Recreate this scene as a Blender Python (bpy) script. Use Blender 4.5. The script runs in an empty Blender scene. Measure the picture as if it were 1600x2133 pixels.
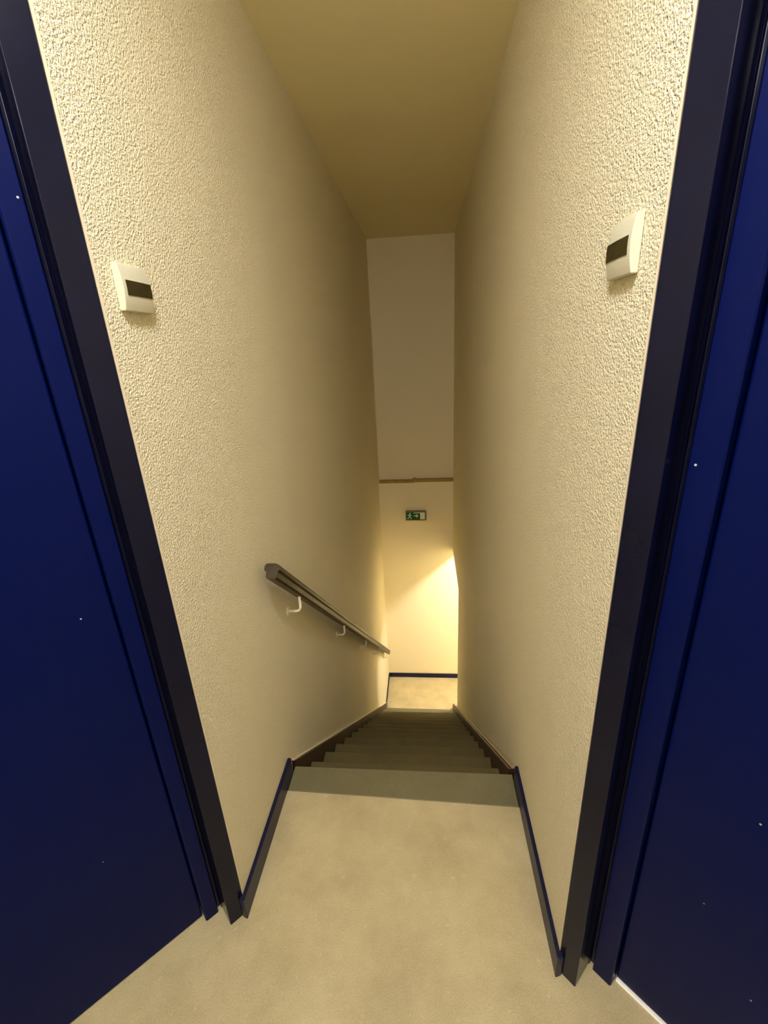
import bpy, bmesh, math, random
from mathutils import Vector, Matrix
random.seed(4)
S = bpy.context.scene
COL = S.collection

# ------------------------------------------------------------------ camera
FPX, YAW, PITCH, ROLL = 934.82, 0.09892, 0.34958, -0.0498
CAMPOS = Vector((0.5966, 0.0, 1.6882))
fw = Vector((-math.sin(YAW)*math.cos(PITCH), math.cos(YAW)*math.cos(PITCH), -math.sin(PITCH)))
rt = Vector((math.cos(YAW), math.sin(YAW), 0)); up = rt.cross(fw)
r2 = math.cos(ROLL)*rt + math.sin(ROLL)*up; u2 = -math.sin(ROLL)*rt + math.cos(ROLL)*up
cd = bpy.data.cameras.new('camera'); cam = bpy.data.objects.new('camera', cd); COL.objects.link(cam)
cd.sensor_fit = 'HORIZONTAL'; cd.sensor_width = 36; cd.lens = FPX/1600*36; cd.clip_start = 0.02; cd.clip_end = 50
cam.matrix_world = Matrix(((r2.x, u2.x, -fw.x, CAMPOS.x), (r2.y, u2.y, -fw.y, CAMPOS.y), (r2.z, u2.z, -fw.z, CAMPOS.z), (0, 0, 0, 1)))
S.camera = cam

# ------------------------------------------------------------------ light and exposure
wd = bpy.data.worlds.new('world'); S.world = wd; wd.use_nodes = True
wd.node_tree.nodes['Background'].inputs[0].default_value = (0, 0, 0, 1)
wd.node_tree.nodes['Background'].inputs[1].default_value = 0
S.view_settings.view_transform = 'Standard'; S.view_settings.look = 'None'
S.view_settings.gamma = 1; S.view_settings.use_curve_mapping = False
S.view_settings.exposure = 1.12
S.cycles.use_denoising = True
S.cycles.max_bounces = 14; S.cycles.diffuse_bounces = 10; S.cycles.glossy_bounces = 4
S.cycles.caustics_reflective = False; S.cycles.sample_clamp_indirect = 6
LAMP_POS = (0.46, 0.20, 2.80); LAMP_R = 0.13; LAMP_E = 82.0; LAMP_COL = (1.0, 0.97, 0.98)
FILL_C = (0.45, -0.85, 2.80); FILL_E = 17.0  # added fill light, lifts the far end of the stairwell
HALL_POS = (1.70, 4.72, -0.28); HALL_E = 170.0; HALL_COL = (1.0, 0.97, 0.93)

# ------------------------------------------------------------------ sizes
W = 0.95; CEIL = 2.805; LOW = -3.015; YF = 5.547
Y0 = 1.410; YS = 1.375; RISE = 3.015/15; GO = 0.2375
CL = Vector((0, 0.873, 0)); CR = Vector((W, 0.788, 0))

# ------------------------------------------------------------------ materials
def mat(name):
    m = bpy.data.materials.new(name); m.use_nodes = True
    nt = m.node_tree; b = nt.nodes['Principled BSDF']
    return m, nt, b
def N(nt, t, **k):
    n = nt.nodes.new(t)
    for a, v in k.items():
        if a in n.inputs: n.inputs[a].default_value = v
        else: setattr(n, a, v)
    return n
def simple(name, col, rough=0.5, spec=0.5, coat=0, noise=0.0, nscale=30, bump=0.0, metal=0):
    m, nt, b = mat(name)
    b.inputs['Base Color'].default_value = (*col, 1); b.inputs['Roughness'].default_value = rough
    b.inputs['Specular IOR Level'].default_value = spec; b.inputs['Coat Weight'].default_value = coat
    b.inputs['Coat Roughness'].default_value = 0.12; b.inputs['Metallic'].default_value = metal
    tc = N(nt, 'ShaderNodeTexCoord'); no = N(nt, 'ShaderNodeTexNoise', Scale=nscale, Detail=4.0)
    nt.links.new(tc.outputs['Object'], no.inputs['Vector'])
    if noise:
        r = N(nt, 'ShaderNodeValToRGB')
        r.color_ramp.elements[0].position = .3; r.color_ramp.elements[1].position = .7
        r.color_ramp.elements[0].color = (*[c*(1-noise) for c in col], 1)
        r.color_ramp.elements[1].color = (*[min(1, c*(1+noise)) for c in col], 1)
        nt.links.new(no.outputs['Fac'], r.inputs[0]); nt.links.new(r.outputs[0], b.inputs['Base Color'])
    if bump:
        bp = N(nt, 'ShaderNodeBump', Strength=bump, Distance=0.002)
        nt.links.new(no.outputs['Fac'], bp.inputs['Height']); nt.links.new(bp.outputs[0], b.inputs['Normal'])
    return m
def plaster(name, col, strength=1.0, dist=0.0037, scale=185, big=0.25):
    m, nt, b = mat(name)
    b.inputs['Roughness'].default_value = 0.55; b.inputs['Specular IOR Level'].default_value = 0.35
    tc = N(nt, 'ShaderNodeTexCoord')
    n1 = N(nt, 'ShaderNodeTexNoise', Scale=scale, Detail=2.5, Roughness=0.55, Distortion=0.3)
    n2 = N(nt, 'ShaderNodeTexNoise', Scale=1.3, Detail=3.0)
    n3 = N(nt, 'ShaderNodeTexNoise', Scale=5.0, Detail=2.0)
    for n in (n1, n2, n3): nt.links.new(tc.outputs['Object'], n.inputs['Vector'])
    r = N(nt, 'ShaderNodeValToRGB'); r.color_ramp.elements[0].position = .3; r.color_ramp.elements[1].position = .7
    nt.links.new(n1.outputs['Fac'], r.inputs[0])
    mul = N(nt, 'ShaderNodeMath', operation='MULTIPLY_ADD'); nt.links.new(n3.outputs['Fac'], mul.inputs[0]); mul.inputs[1].default_value = big*4
    nt.links.new(r.outputs[0], mul.inputs[2])
    bp = N(nt, 'ShaderNodeBump', Strength=strength, Distance=dist)
    nt.links.new(mul.outputs[0], bp.inputs['Height']); nt.links.new(bp.outputs[0], b.inputs['Normal'])
    c = N(nt, 'ShaderNodeValToRGB'); c.color_ramp.elements[0].position = .3; c.color_ramp.elements[1].position = .75
    c.color_ramp.elements[0].color = (*[x*.96 for x in col], 1); c.color_ramp.elements[1].color = (*col, 1)
    nt.links.new(n2.outputs['Fac'], c.inputs[0]); nt.links.new(c.outputs[0], b.inputs['Base Color'])
    return m
CREAM = (0.86, 0.785, 0.560)
M_wall = plaster('textured_plaster', CREAM)
M_smooth = plaster('smooth_plaster', CREAM, 0.12, 0.001, 60, 0.05)
M_ceil = plaster('ceiling_paint', (0.84, 0.765, 0.51), 0.10, 0.001, 80, 0.05)
M_bead = simple('corner_bead_paint', (0.78, 0.69, 0.52), 0.5)

def floor_mat(name, a, b_, c_):
    m, nt, b = mat(name); b.inputs['Roughness'].default_value = 0.42; b.inputs['Specular IOR Level'].default_value = 0.4
    tc = N(nt, 'ShaderNodeTexCoord')
    n1 = N(nt, 'ShaderNodeTexNoise', Scale=5.0, Detail=6.0, Roughness=0.65)
    n2 = N(nt, 'ShaderNodeTexNoise', Scale=260.0, Detail=2.0)
    n3 = N(nt, 'ShaderNodeTexNoise', Scale=38.0, Detail=4.0, Roughness=0.7)
    for n in (n1, n2, n3): nt.links.new(tc.outputs['Object'], n.inputs['Vector'])
    r = N(nt, 'ShaderNodeValToRGB'); r.color_ramp.elements[0].position = .35; r.color_ramp.elements[1].position = .68
    r.color_ramp.elements[0].color = (*a, 1); r.color_ramp.elements[1].color = (*b_, 1)
    nt.links.new(n1.outputs['Fac'], r.inputs[0])
    s = N(nt, 'ShaderNodeValToRGB'); s.color_ramp.elements[0].position = .62; s.color_ramp.elements[1].position = .74
    s.color_ramp.elements[0].color = (0, 0, 0, 1); s.color_ramp.elements[1].color = (.55, .55, .55, 1)
    nt.links.new(n3.outputs['Fac'], s.inputs[0])
    mx = N(nt, 'ShaderNodeMixRGB', blend_type='MIX'); nt.links.new(s.outputs[0], mx.inputs[0]); nt.links.new(r.outputs[0], mx.inputs[1]); mx.inputs[2].default_value = (*c_, 1)
    g = N(nt, 'ShaderNodeMapRange'); g.inputs[1].default_value = .3; g.inputs[2].default_value = .7; g.inputs[3].default_value = .88; g.inputs[4].default_value = 1.1
    nt.links.new(n2.outputs['Fac'], g.inputs[0])
    m2 = N(nt, 'ShaderNodeMixRGB', blend_type='MULTIPLY'); m2.inputs[0].default_value = 1
    nt.links.new(mx.outputs[0], m2.inputs[1]); nt.links.new(g.outputs[0], m2.inputs[2]); nt.links.new(m2.outputs[0], b.inputs['Base Color'])
    bp = N(nt, 'ShaderNodeBump', Strength=0.35, Distance=0.001); nt.links.new(n2.outputs['Fac'], bp.inputs['Height']); nt.links.new(bp.outputs[0], b.inputs['Normal'])
    return m
M_floor = floor_mat('beige_sheet_floor', (0.43, 0.36, 0.205), (0.54, 0.465, 0.275), (0.72, 0.64, 0.42))
M_cover = floor_mat('grey_nosing_cover', (0.145, 0.132, 0.070), (0.175, 0.160, 0.088), (0.19, 0.18, 0.11))
M_tread = floor_mat('olive_brown_treads', (0.10, 0.080, 0.033), (0.125, 0.102, 0.045), (0.145, 0.12, 0.06))

def blue_mat():
    m, nt, b = mat('navy_gloss_paint')
    b.inputs['Base Color'].default_value = (0.0003, 0.0035, 0.050, 1); b.inputs['Roughness'].default_value = 0.32
    b.inputs['Specular IOR Level'].default_value = 0.09; b.inputs['Coat Weight'].default_value = 0.0; b.inputs['Coat Roughness'].default_value = 0.15
    tc = N(nt, 'ShaderNodeTexCoord')
    v = N(nt, 'ShaderNodeTexVoronoi', Scale=11.0); nt.links.new(tc.outputs['Object'], v.inputs['Vector'])
    r = N(nt, 'ShaderNodeValToRGB'); r.color_ramp.interpolation = 'LINEAR'
    r.color_ramp.elements[0].position = .018; r.color_ramp.elements[1].position = .026
    r.color_ramp.elements[0].color = (.5, .5, .45, 1); r.color_ramp.elements[1].color = (0.0003, 0.0035, 0.050, 1)
    nt.links.new(v.outputs['Distance'], r.inputs[0]); nt.links.new(r.outputs[0], b.inputs['Base Color'])
    n = N(nt, 'ShaderNodeTexNoise', Scale=22.0, Detail=3.0); mp = N(nt, 'ShaderNodeMapping'); mp.inputs['Scale'].default_value = (1, 1, .25)
    nt.links.new(tc.outputs['Object'], mp.inputs[0]); nt.links.new(mp.outputs[0], n.inputs['Vector'])
    bp = N(nt, 'ShaderNodeBump', Strength=0.12, Distance=0.002); nt.links.new(n.outputs['Fac'], bp.inputs['Height']); nt.links.new(bp.outputs[0], b.inputs['Normal'])
    return m
M_blue = blue_mat()
M_bluetrim = simple('dark_navy_trim_paint', (0.005, 0.006, 0.035), 0.35, spec=.3, noise=.3, nscale=12)
M_frame = simple('dark_frame_paint', (0.0025, 0.003, 0.014), 0.2, spec=.2, noise=.15, nscale=10)
M_stringer = simple('red_brown_stained_wood', (0.032, 0.010, 0.004), 0.45, noise=.35, nscale=18)
M_rail = simple('dark_brown_varnished_wood', (0.034, 0.020, 0.007), 0.38, spec=.35, coat=.05, noise=.3, nscale=25)
M_brown = simple('aged_brown_strip', (0.34, 0.23, 0.06), 0.6, noise=.25, nscale=20)
M_white = simple('white_plastic', (0.60, 0.575, 0.43), 0.4, spec=.3)
M_wbracket = simple('white_enamelled_metal', (0.85, 0.80, 0.66), 0.35)
M_smoke = simple('smoked_plastic', (0.030, 0.024, 0.006), 0.25)
M_green = simple('exit_green', (0.005, 0.11, 0.025), 0.4)
M_signwhite = simple('sign_white', (0.72, 0.76, 0.62), 0.4)
M_signbox = simple('sign_housing_grey', (0.20, 0.17, 0.08), 0.5)
M_gap_light = simple('door_gap_light_paint', (0.93, 0.91, 0.84), 0.35)  # near-white, stands in for light showing under the right door
M_screw = simple('screw_steel', (0.5, 0.48, 0.42), 0.3, metal=1)
def emit(name, col, e):
    m, nt, b = mat(name); b.inputs['Base Color'].default_value = (.8, .8, .8, 1)
    b.inputs['Emission Color'].default_value = (*col, 1); b.inputs['Emission Strength'].default_value = e
    return m
M_lamp = emit('lit_opal_glass', LAMP_COL, LAMP_E)
M_fill = emit('fill_panel_diffuser', LAMP_COL, FILL_E)
M_hall = emit('lit_hall_opal_glass', HALL_COL, HALL_E)

# ------------------------------------------------------------------ helpers
def link(name, bm, m, parent=None, smooth=False, bevel=0, seg=2):
    me = bpy.data.meshes.new(name)
    bmesh.ops.recalc_face_normals(bm, faces=bm.faces)
    bm.to_mesh(me); bm.free()
    for mm in (m if isinstance(m, (list, tuple)) else [m]): me.materials.append(mm)
    if smooth:
        for p in me.polygons: p.use_smooth = True
    o = bpy.data.objects.new(name, me); COL.objects.link(o)
    if parent: o.parent = parent
    if bevel:
        b = o.modifiers.new('bevel', 'BEVEL'); b.width = bevel; b.segments = seg; b.limit_method = 'ANGLE'; b.angle_limit = math.radians(35)
    return o
def box(bm, a, b, mi=0):
    x0, y0, z0 = a; x1, y1, z1 = b
    v = [bm.verts.new(p) for p in ((x0,y0,z0),(x1,y0,z0),(x1,y1,z0),(x0,y1,z0),(x0,y0,z1),(x1,y0,z1),(x1,y1,z1),(x0,y1,z1))]
    for f in ((0,3,2,1),(4,5,6,7),(0,1,5,4),(1,2,6,5),(2,3,7,6),(3,0,4,7)):
        bm.faces.new([v[i] for i in f]).material_index = mi
def prism(bm, pts, vec, mi=0):
    """polygon pts (3D) swept by vec"""
    a = [bm.verts.new(p) for p in pts]; b = [bm.verts.new(Vector(p)+Vector(vec)) for p in pts]
    n = len(pts)
    bm.faces.new(a).material_index = mi; bm.faces.new(b[::-1]).material_index = mi
    for i in range(n): bm.faces.new((a[i], a[(i+1) % n], b[(i+1) % n], b[i])).material_index = mi
def plan(bm, pts, z0, z1, mi=0): prism(bm, [(p[0], p[1], z0) for p in pts], (0, 0, z1-z0), mi)
def tube(bm, path, r, n=12):
    rings = []
    for i, p in enumerate(path):
        p = Vector(p); a = Vector(path[max(0, i-1)]); b = Vector(path[min(len(path)-1, i+1)])
        t = (b-a).normalized(); ref = Vector((0, 0, 1)) if abs(t.z) < .9 else Vector((0, 1, 0))
        u = t.cross(ref).normalized(); w = t.cross(u)
        rings.append([bm.verts.new(p+u*r*math.cos(k*2*math.pi/n)+w*r*math.sin(k*2*math.pi/n)) for k in range(n)])
    for A, B in zip(rings, rings[1:]):
        for k in range(n): bm.faces.new((A[k], A[(k+1) % n], B[(k+1) % n], B[k]))
    bm.faces.new(rings[0][::-1]); bm.faces.new(rings[-1])
def lathe(bm, prof, cx, cy, cz, n=32):
    rings = [[bm.verts.new((cx+r*math.cos(k*2*math.pi/n), cy+r*math.sin(k*2*math.pi/n), cz+z)) for k in range(n)] for r, z in prof]
    for A, B in zip(rings, rings[1:]):
        for k in range(n): bm.faces.new((A[k], A[(k+1) % n], B[(k+1) % n], B[k]))
    bm.faces.new(rings[0]); bm.faces.new(rings[-1])
def struct(o): o['kind'] = 'structure'; return o
def empty(name, loc, label, cat, group=None):
    o = bpy.data.objects.new(name, None); COL.objects.link(o); o.location = loc; o.empty_display_size = .05
    o['label'] = label; o['category'] = cat
    if group: o['group'] = group
    return o
def part(name, bm, m, root, **k):
    """mesh in world coordinates, parented to an un-rotated root"""
    o = link(name, bm, m, None, **k); o.parent = root
    off = Vector(root.location)
    while root.parent: root = root.parent; off += Vector(root.location)
    o.data.transform(Matrix.Translation(-off)); return o

# local frames of the two splayed doorways: s along the door wall, t into it
dL, nL = Vector((-0.690, -0.724, 0)), Vector((-0.724, 0.690, 0))
dR, nR = Vector((0.711, -0.703, 0)), Vector((0.703, 0.711, 0))
def loc(C, d, n, s, t): return C + d*s + n*t

# ------------------------------------------------------------------ the setting
# floors
bm = bmesh.new()
plan(bm, [(-1.1, -1.5), (2.1, -1.5), (2.1, 1.0), (W, 1.27), (W, 1.268), (0, 1.297), (-1.1, 1.0)], -0.10, 0)
struct(link('floor', bm, M_floor))
bm = bmesh.new(); plan(bm, [(-0.15, YS+14*GO+.03), (2.6, YS+14*GO+.03), (2.6, YF+.1), (-0.15, YF+.1)], LOW-.1, LOW)
struct(link('floor_lower', bm, M_floor))
# ceilings
bm = bmesh.new(); box(bm, (-1.1, -1.5, CEIL), (2.1, YF+.1, CEIL+.1)); struct(link('ceiling', bm, M_ceil))
bm = bmesh.new(); box(bm, (W+.12, 4.0, -.28), (2.6, YF, -.08)); struct(link('ceiling_lower', bm, M_ceil))
# left wall: end cut square to the doorway
def wall_plan(C, d, n, sgn, yend, th=.12):
    k = .009
    c = C + n*.006 ; y_in = C.y + k
    a = Vector((C.x, y_in, 0)); q = a + n*(th/abs(n.x))
    return [(a.x, a.y), (C.x, yend), (C.x+sgn*th, yend), (q.x, q.y)]
bm = bmesh.new(); plan(bm, wall_plan(CL, dL, nL, -1, YF), LOW-.1, CEIL); struct(link('wall_left', bm, M_wall))
# right wall with the opening of the lower hall cut out
YO, ZO = 4.50, -0.90
a, b_, c_, d_ = wall_plan(CR, dR, nR, 1, YF)
bm = bmesh.new()
plan(bm, [a, (W, YO), (W+.12, YO), d_], LOW-.1, CEIL)
box(bm, (W, YO, ZO), (W+.12, YF, CEIL))
bmesh.ops.remove_doubles(bm, verts=bm.verts, dist=1e-5)
struct(link('wall_right', bm, M_wall))
# far wall: lower wall, slightly proud lintel band, upper wall
bm = bmesh.new()
box(bm, (-.12, YF, LOW-.1), (2.6, YF+.1, -.470)); box(bm, (-.12, YF+.02, -.470), (2.6, YF+.1, -.46)); box(bm, (-.12, YF-.05, -.46), (W, YF+.1, .075)); box(bm, (-.12, YF, .075), (2.6, YF+.1, CEIL))
struct(link('wall_back', bm, M_smooth))
bm = bmesh.new()
box(bm, (0.012, YF-.058, .066), (.46, YF-.001, .100)); box(bm, (.46, YF-.058, .072), (W-.004, YF-.001, .108))
box(bm, (.44, YF-.059, .075), (.48, YF-.001, .117))
struct(link('trim_1', bm, M_brown, bevel=.002))
bm = bmesh.new(); box(bm, (0.0, YF-.012, .12), (.010, YF, 2.02)); struct(link('trim_2', bm, M_bead, bevel=.003))  # pale strip standing in for a thin highlight in the far corner
# lower hall shell
bm = bmesh.new(); box(bm, (W+.12, 3.9, LOW-.1), (2.6, 4.0, -.08)); box(bm, (2.6, 3.9, LOW-.1), (2.7, YF+.1, -.08))
struct(link('wall_hall', bm, M_smooth))
# lobby shell behind and beside the camera, with the walls over both doors
DH = 2.32; DWID = .84; END = .110+DWID+.10
eL = loc(CL, dL, nL, END, .03); eR = loc(CR, dR, nR, END, .03)
bm = bmesh.new()
plan(bm, [(eL.x, eL.y), (eL.x, -1.4), (eL.x-.1, -1.4), (eL.x-.1, eL.y)], 0, CEIL); struct(link('wall_lobby_left', bm, M_wall))
bm = bmesh.new()
plan(bm, [(eR.x, eR.y), (eR.x, -1.4), (eR.x+.1, -1.4), (eR.x+.1, eR.y)], 0, CEIL); struct(link('wall_lobby_right', bm, M_wall))
bm = bmesh.new(); box(bm, (eL.x-.1, -1.5, 0), (eR.x+.1, -1.4, CEIL)); struct(link('wall_front', bm, M_wall))
for nm, C, d, n in (('wall_over_door_left', CL, dL, nL), ('wall_over_door_right', CR, dR, nR)):
    bm = bmesh.new()
    plan(bm, [tuple(loc(C, d, n, s, t))[:2] for s, t in ((.002, 0), (END, 0), (END, .14), (.002, .14))], DH+.05, CEIL)
    struct(link(nm, bm, M_wall))

# doors: leaf (own mesh) with frame, pale strip for the light under the right door
def doorway(idx, C, d, n, w, rebate, leaf_t, leaf_s, gap):
    P = lambda s, t: tuple(loc(C, d, n, s, t))[:2]
    bm = bmesh.new()   # leaf: rounded lipping along the edge, flat face with a shallow stile line
    s0, s1 = leaf_s+.003, leaf_s+DWID
    plan(bm, [P(s0, leaf_t), P(s1, leaf_t), P(s1, leaf_t+.04), P(s0, leaf_t+.04)], gap, DH-.003)
    door = struct(link('door_%d' % idx, bm, M_blue, bevel=.004, seg=3))
    # frame posts and head
    for side in (0, 1):
        f = (lambda s, t: P(s, t)) if side == 0 else (lambda s, t: P(2*leaf_s+DWID+.003-s, t))
        bm = bmesh.new()
        pr = [(.001, .0), (w, 0), (w, rebate), (w+.003, rebate+.003), (w+.003, rebate+.012), (w+.011, rebate+.012), (w+.014, rebate),
              (leaf_s-.004, rebate), (leaf_s, rebate+.004), (leaf_s, leaf_t+.05), (-.010, leaf_t+.05), (-.010, .012), (.001, .012)]
        plan(bm, [f(s, t) for s, t in pr], 0, DH+.05)
        o = link('door_frame', bm, M_frame, door, bevel=.004, seg=3)
        # glossy blue face and stop bead of the frame
        bm = bmesh.new()
        plan(bm, [f(s, t) for s, t in ((w+.0145, rebate-.004), (leaf_s-.003, rebate-.004), (leaf_s+.001, rebate), (leaf_s+.001, leaf_t+.01), (leaf_s-.001, leaf_t+.01), (leaf_s-.001, rebate-.0005), (w+.0145, rebate-.0005))], 0.003, DH)
        link('door_stop', bm, M_blue, door, bevel=.0015)
    bm = bmesh.new()
    plan(bm, [P(-.012, .005), P(2*leaf_s+DWID+.015, .005), P(2*leaf_s+DWID+.015, leaf_t+.05), P(-.012, leaf_t+.05)], DH, DH+.05)
    link('frame_head', bm, M_frame, door)
    return door, P
d1, P1 = doorway(1, CL, dL, nL, .053, .066, .086, .106, .004)
d2, P2 = doorway(2, CR, dR, nR, .052, .076, .103, .115, .010)
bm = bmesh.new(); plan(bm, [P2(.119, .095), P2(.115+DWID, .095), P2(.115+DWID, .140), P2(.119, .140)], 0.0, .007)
struct(link('trim_3', bm, M_gap_light, bevel=.002))  # light under the right door, put in as a pale strip
# smooth corner beads where the plaster meets the frames
for i, (C, d, n) in enumerate(((CL, dL, nL), (CR, dR, nR))):
    bm = bmesh.new()
    a = loc(C, d, n, 0, 0); b1 = loc(C, d, n, 0, .006); c1 = Vector((C.x, C.y+.0085, 0)); c2 = c1 + n*.012
    sg = 1 if i == 0 else -1
    plan(bm, [tuple(a)[:2], tuple(c1)[:2], tuple(c2)[:2], tuple(b1)[:2]], .086, DH+.05)
    struct(link('trim_%d' % (4+i), bm, M_bead))

# baseboards
def base(name, pts, z0, h):
    bm = bmesh.new(); plan(bm, pts, z0, z0+h); return struct(link(name, bm, M_bluetrim, bevel=.003))
BH = .086
base('baseboard_left', [(-.005, CL.y+.008), (-.008, CL.y-.013), (.011, CL.y-.020), (.014, Y0-.030), (0, Y0-.030)], 0, BH)
base('baseboard_right', [(W+.005, CR.y+.008), (W+.008, CR.y-.013), (W-.011, CR.y-.020), (W-.013, Y0-.030), (W, Y0-.030)], 0, BH)
base('baseboard_back', [(.012, YF-.014), (2.6, YF-.014), (2.6, YF), (.012, YF)], LOW, .07)
base('baseboard_lower_left', [(0, 4.80), (.012, 4.80), (.012, YF), (0, YF)], LOW, .07)

# ------------------------------------------------------------------ staircase
st = empty('staircase', (W/2, Y0, 0), 'steep straight staircase of dark grey-covered treads between two cream walls', 'stairs')
xl, xr = .018, W-.028
bm = bmesh.new()   # landing nosing cover
plan(bm, [(.0145, 1.297), (W-.0135, 1.268), (W-.0135, Y0), (.0145, Y0)], -.03, .0025)
part('nosing_cover', bm, M_cover, st, bevel=.002)
bm = bmesh.new(); box(bm, (.002, 1.30, -.10), (W-.002, Y0-.004, -.031)); part('landing_edge', bm, M_stringer, st)
for k in range(1, 15):
    y = YS+GO*k; z = -RISE*k
    bm = bmesh.new(); box(bm, (xl, y-GO-.025, z-.035), (xr, y, z)); o = part('tread', bm, M_cover if k >= 13 else M_tread, st, bevel=.006, seg=3)
for k in range(1, 16):
    y = YS+GO*(k-1)-.030+(.03 if k == 1 else 0); z = -RISE*k
    bm = bmesh.new(); box(bm, (xl, y-.015, z), (xr, y-.001, z+RISE-.036)); part('riser', bm, M_stringer, st)
SL = RISE/GO
def stringer(x0, x1, y_end, up_):
    bm = bmesh.new()
    z = lambda y: up_-SL*(y-YS)
    pts = [(x0, Y0+.002, -.26), (x0, Y0+.002, z(Y0)), (x0, y_end, z(y_end)), (x0, y_end, max(LOW+.001, z(y_end)-.33))]
    if z(y_end)-.33 < LOW: 
        yb = YS + (up_-.33-LOW)/SL; pts.append((x0, yb, LOW+.001))
    prism(bm, pts, (x1-x0, 0, 0)); return bm
part('stringer', stringer(.0005, .018, 4.92, .062), M_stringer, st, bevel=.002)
o = part('stringer', stringer(W-.028, W-.0005, 4.93, .062), M_stringer, st, bevel=.006, seg=3)
# capping mouldings on the strings
def capping(x0, x1, y_end, u0, u1, name='string_capping'):
    bm = bmesh.new(); z = lambda y, u: u-SL*(y-YS)
    prism(bm, [(x0, Y0+.001, z(Y0, u0)), (x0, Y0+.001, z(Y0, u1)), (x0, y_end, z(y_end, u1)), (x0, y_end, z(y_end, u0))], (x1-x0, 0, 0)); return bm
part('capping', capping(.0005, .013, 4.92, .0625, .070), M_bead, st, bevel=.002)
M_cap = simple('pale_capping', (.36, .27, .15), .4, noise=.2, nscale=30)  # paler tone along the top of the right string
part('capping', capping(W-.020, W-.0005, 4.93, .0625, .076), M_cap, st, bevel=.005, seg=3)

# ------------------------------------------------------------------ handrail
hr = empty('handrail', (0.0, 1.40, .94), 'dark brown wooden handrail on white brackets along the left stair wall', 'handrail')
rz = lambda y: .955-.858*(y-1.40)
ya, yb = 1.37, 5.10
bm = bmesh.new()
tdir = Vector((0, 1, -.858)).normalized(); nrm = Vector((0, .858, 1)).normalized()
prof = [(.036, -.030), (.036, -.010), (.028, -.004), (.028, .012), (.036, .020), (.066, .020), (.078, .016), (.084, .006), (.084, -.004), (.077, -.010), (.077, -.030), (.070, -.036), (.043, -.036)]
prism(bm, [Vector((x, ya, rz(ya))) + nrm*v for x, v in prof], tdir*((yb-ya)/tdir.y))
part('rail', bm, M_rail, hr, bevel=.002)
for y in (1.62, 2.44, 3.26, 4.08, 4.90):
    zt = rz(y)-.045
    bm = bmesh.new()
    path = [(.003, y, zt-.072), (.036, y, zt-.072)]
    for k in range(1, 7):
        a = k/6*math.pi/2; path.append((.036+.022*math.sin(a), y, zt-.072+.022*(1-math.cos(a))))
    path.append((.058, y, zt+.008)); tube(bm, path, .0058)
    br = part('bracket', bm, M_wbracket, hr, smooth=True)
    bm = bmesh.new(); tube(bm, [(.0005, y, zt-.072), (.004, y, zt-.072)], .019, 20)
    part('wall_rose', bm, M_wbracket, br)

# ------------------------------------------------------------------ small wall boxes with smoked window
def wall_box(x, sx, y0, y1, z0, z1, label):
    cy, cz = (y0+y1)/2, (z0+z1)/2; hy, hz = (y1-y0)/2, (z1-z0)/2
    root = empty('wall_box', (x, cy, cz), label, 'wall box', 'small wall boxes')
    # bowed cover: profile in y (depth) swept in z, slightly bowed in z too
    bm = bmesh.new(); ny, nz = 10, 12; grid = []
    for i in range(nz+1):
        row = []
        v = -1+2*i/nz
        for j in range(ny+1):
            u = -1+2*j/ny
            dep = .020 - .006*v*v - .002*u*u
            row.append(bm.verts.new((x+sx*dep, cy+u*hy, cz+v*hz)))
        grid.append(row)
    for i in range(nz):
        for j in range(ny): bm.faces.new((grid[i][j], grid[i][j+1], grid[i+1][j+1], grid[i+1][j]))
    rim = [grid[0][j] for j in range(ny+1)] + [grid[i][ny] for i in range(1, nz+1)] + [grid[nz][j] for j in range(ny-1, -1, -1)] + [grid[i][0] for i in range(nz-1, 0, -1)]
    bk = [bm.verts.new((x+sx*.0008, p.co.y, p.co.z)) for p in rim]
    for k in range(len(rim)): bm.faces.new((rim[k], rim[(k+1) % len(rim)], bk[(k+1) % len(rim)], bk[k]))
    bm.faces.new(bk)
    part('cover', bm, M_white, root, bevel=.0015)
    # smoked window, running to the far edge
    bm = bmesh.new(); w0, w1 = -.80, .95; v0, v1 = -.34, .30; n = 8; A = []; B = []
    for i in range(n+1):
        v = v0+(v1-v0)*i/n
        for L, u in ((A, w0), (B, w1)):
            dep = .020-.006*v*v-.002*u*u+.0012
            L.append(bm.verts.new((x+sx*dep, cy+u*hy, cz+v*hz)))
    M_ = []
    for i in range(n+1):
        v = v0+(v1-v0)*i/n; M_.append(bm.verts.new((x+sx*(.020-.006*v*v+.0012), cy+.1*hy, cz+v*hz)))
    for i in range(n):
        bm.faces.new((A[i], M_[i], M_[i+1], A[i+1])); bm.faces.new((M_[i], B[i], B[i+1], M_[i+1]))
    g = bmesh.ops.extrude_face_region(bm, geom=bm.faces[:]); 
    bmesh.ops.translate(bm, vec=(-sx*.002, 0, 0), verts=[e for e in g['geom'] if isinstance(e, bmesh.types.BMVert)])
    part('window', bm, M_smoke, root)
    return root
wall_box(0.0, 1, .926, 1.024, 1.782, 1.868, 'small white wall box with dark window on the left wall')
wall_box(W, -1, .858, .960, 1.785, 1.873, 'small white wall box with dark window on the right wall')

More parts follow.
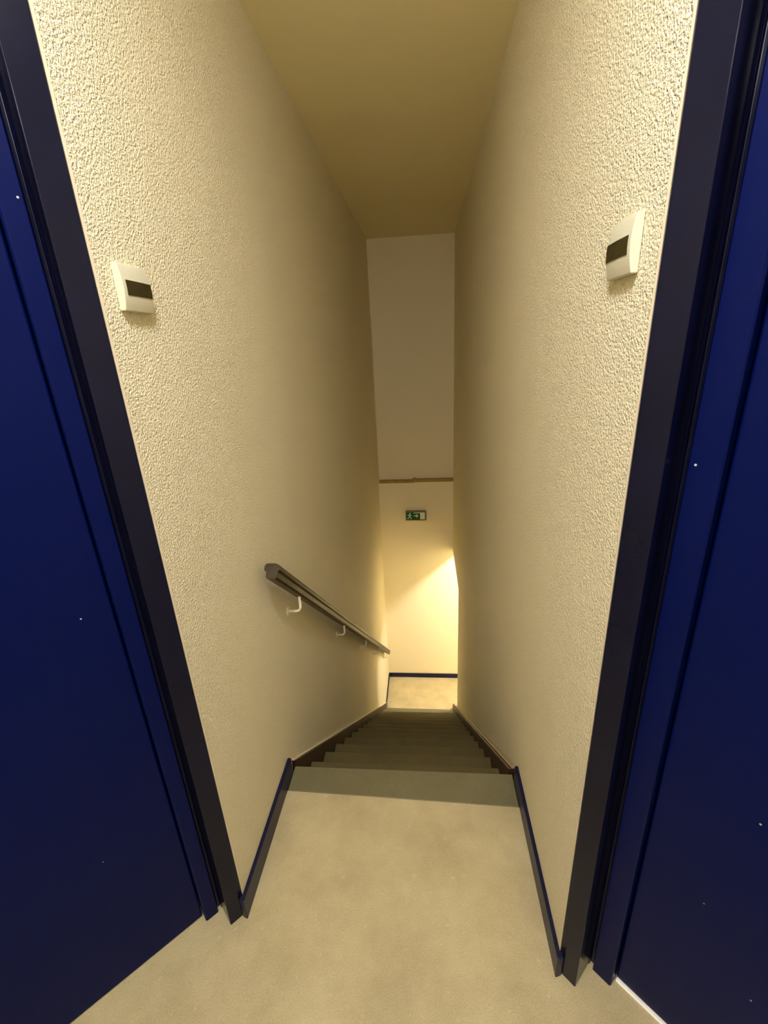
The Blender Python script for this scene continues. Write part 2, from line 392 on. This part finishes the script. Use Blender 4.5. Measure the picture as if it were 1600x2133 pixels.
# ------------------------------------------------------------------ exit sign
sx0, sx1, sz0, sz1 = .335, .602, -.432, -.308
yf = YF-.05
ex = empty('exit_sign', ((sx0+sx1)/2, yf, sz0), 'green emergency exit sign with running figure and arrow above the lower landing', 'exit sign')
bm = bmesh.new(); box(bm, (sx0, yf-.045, sz0), (sx1, yf-.0005, sz1)); part('housing', bm, M_signbox, ex, bevel=.004)
ys = yf-.0455
bm = bmesh.new(); box(bm, (sx0+.012, ys-.002, sz0+.010), (sx1-.012, ys, sz1-.010)); face = part('face', bm, M_green, ex)
def flat(name, polys, m):
    bm = bmesh.new()
    for pl in polys: prism(bm, [(sx0+px*(sx1-sx0), ys-.0035, sz0+pz*(sz1-sz0)) for px, pz in pl], (0, .0014, 0))
    o = link(name, bm, m, None); o.parent = face; off = Vector(ex.location); o.data.transform(Matrix.Translation(-off)); return o
circ = lambda cx, cz, r: [(cx+r*.46*math.cos(a*math.pi/6), cz+r*math.sin(a*math.pi/6)) for a in range(12)]
flat('running_figure', [circ(.215, .78, .075), [(.16, .40), (.22, .38), (.24, .66), (.17, .68)], [(.22, .66), (.21, .56), (.29, .50), (.31, .55), (.25, .60)],
     [(.17, .68), (.17, .60), (.12, .52), (.09, .56), (.13, .64)], [(.18, .42), (.23, .40), (.29, .28), (.28, .14), (.25, .14), (.25, .27)],
     [(.16, .42), (.20, .40), (.17, .26), (.08, .18), (.06, .23), (.14, .30)]], M_signwhite)
flat('arrow', [[(.40, .46), (.52, .46), (.52, .56), (.40, .56)], [(.52, .30), (.62, .51), (.52, .72)]], M_signwhite)
flat('doorway_symbol', [[(.70, .12), (.93, .12), (.93, .88), (.70, .88)], [(.40, .80), (.70, .80), (.70, .88), (.40, .88)]], M_signwhite)

# ------------------------------------------------------------------ ceiling lamps and an added fill panel
def lamp(pos, r, m, label):
    root = empty('ceiling_lamp', pos, label, 'ceiling lamp')
    bm = bmesh.new(); lathe(bm, [(r+.015, -.0005), (r+.015, -.014), (r+.005, -.020)], *pos); part('lamp_base', bm, M_white, root, smooth=False)
    bm = bmesh.new(); lathe(bm, [(r, -.020), (r, -.045), (r*.88, -.068), (r*.6, -.084), (r*.2, -.09)], *pos); part('glass_bowl', bm, m, root, smooth=True)
lamp(LAMP_POS, LAMP_R, M_lamp, 'round opal ceiling lamp over the top landing between the blue doors')
lamp(HALL_POS, .12, M_hall, 'round opal ceiling lamp in the lower hall beyond the opening')

px, py, pz = FILL_C
pr = empty('fill_light_panel', FILL_C, 'added rectangular fill light panel further back over the lobby', 'added fill light')  # unseen panel, added to even out near and far brightness
bm = bmesh.new(); box(bm, (px-.45, py-.16, pz-.05), (px+.45, py+.16, pz-.0005)); part('housing', bm, M_white, pr, bevel=.006)
bm = bmesh.new(); box(bm, (px-.42, py-.13, pz-.058), (px+.42, py+.13, pz-.0505)); part('diffuser', bm, M_fill, pr, bevel=.002)
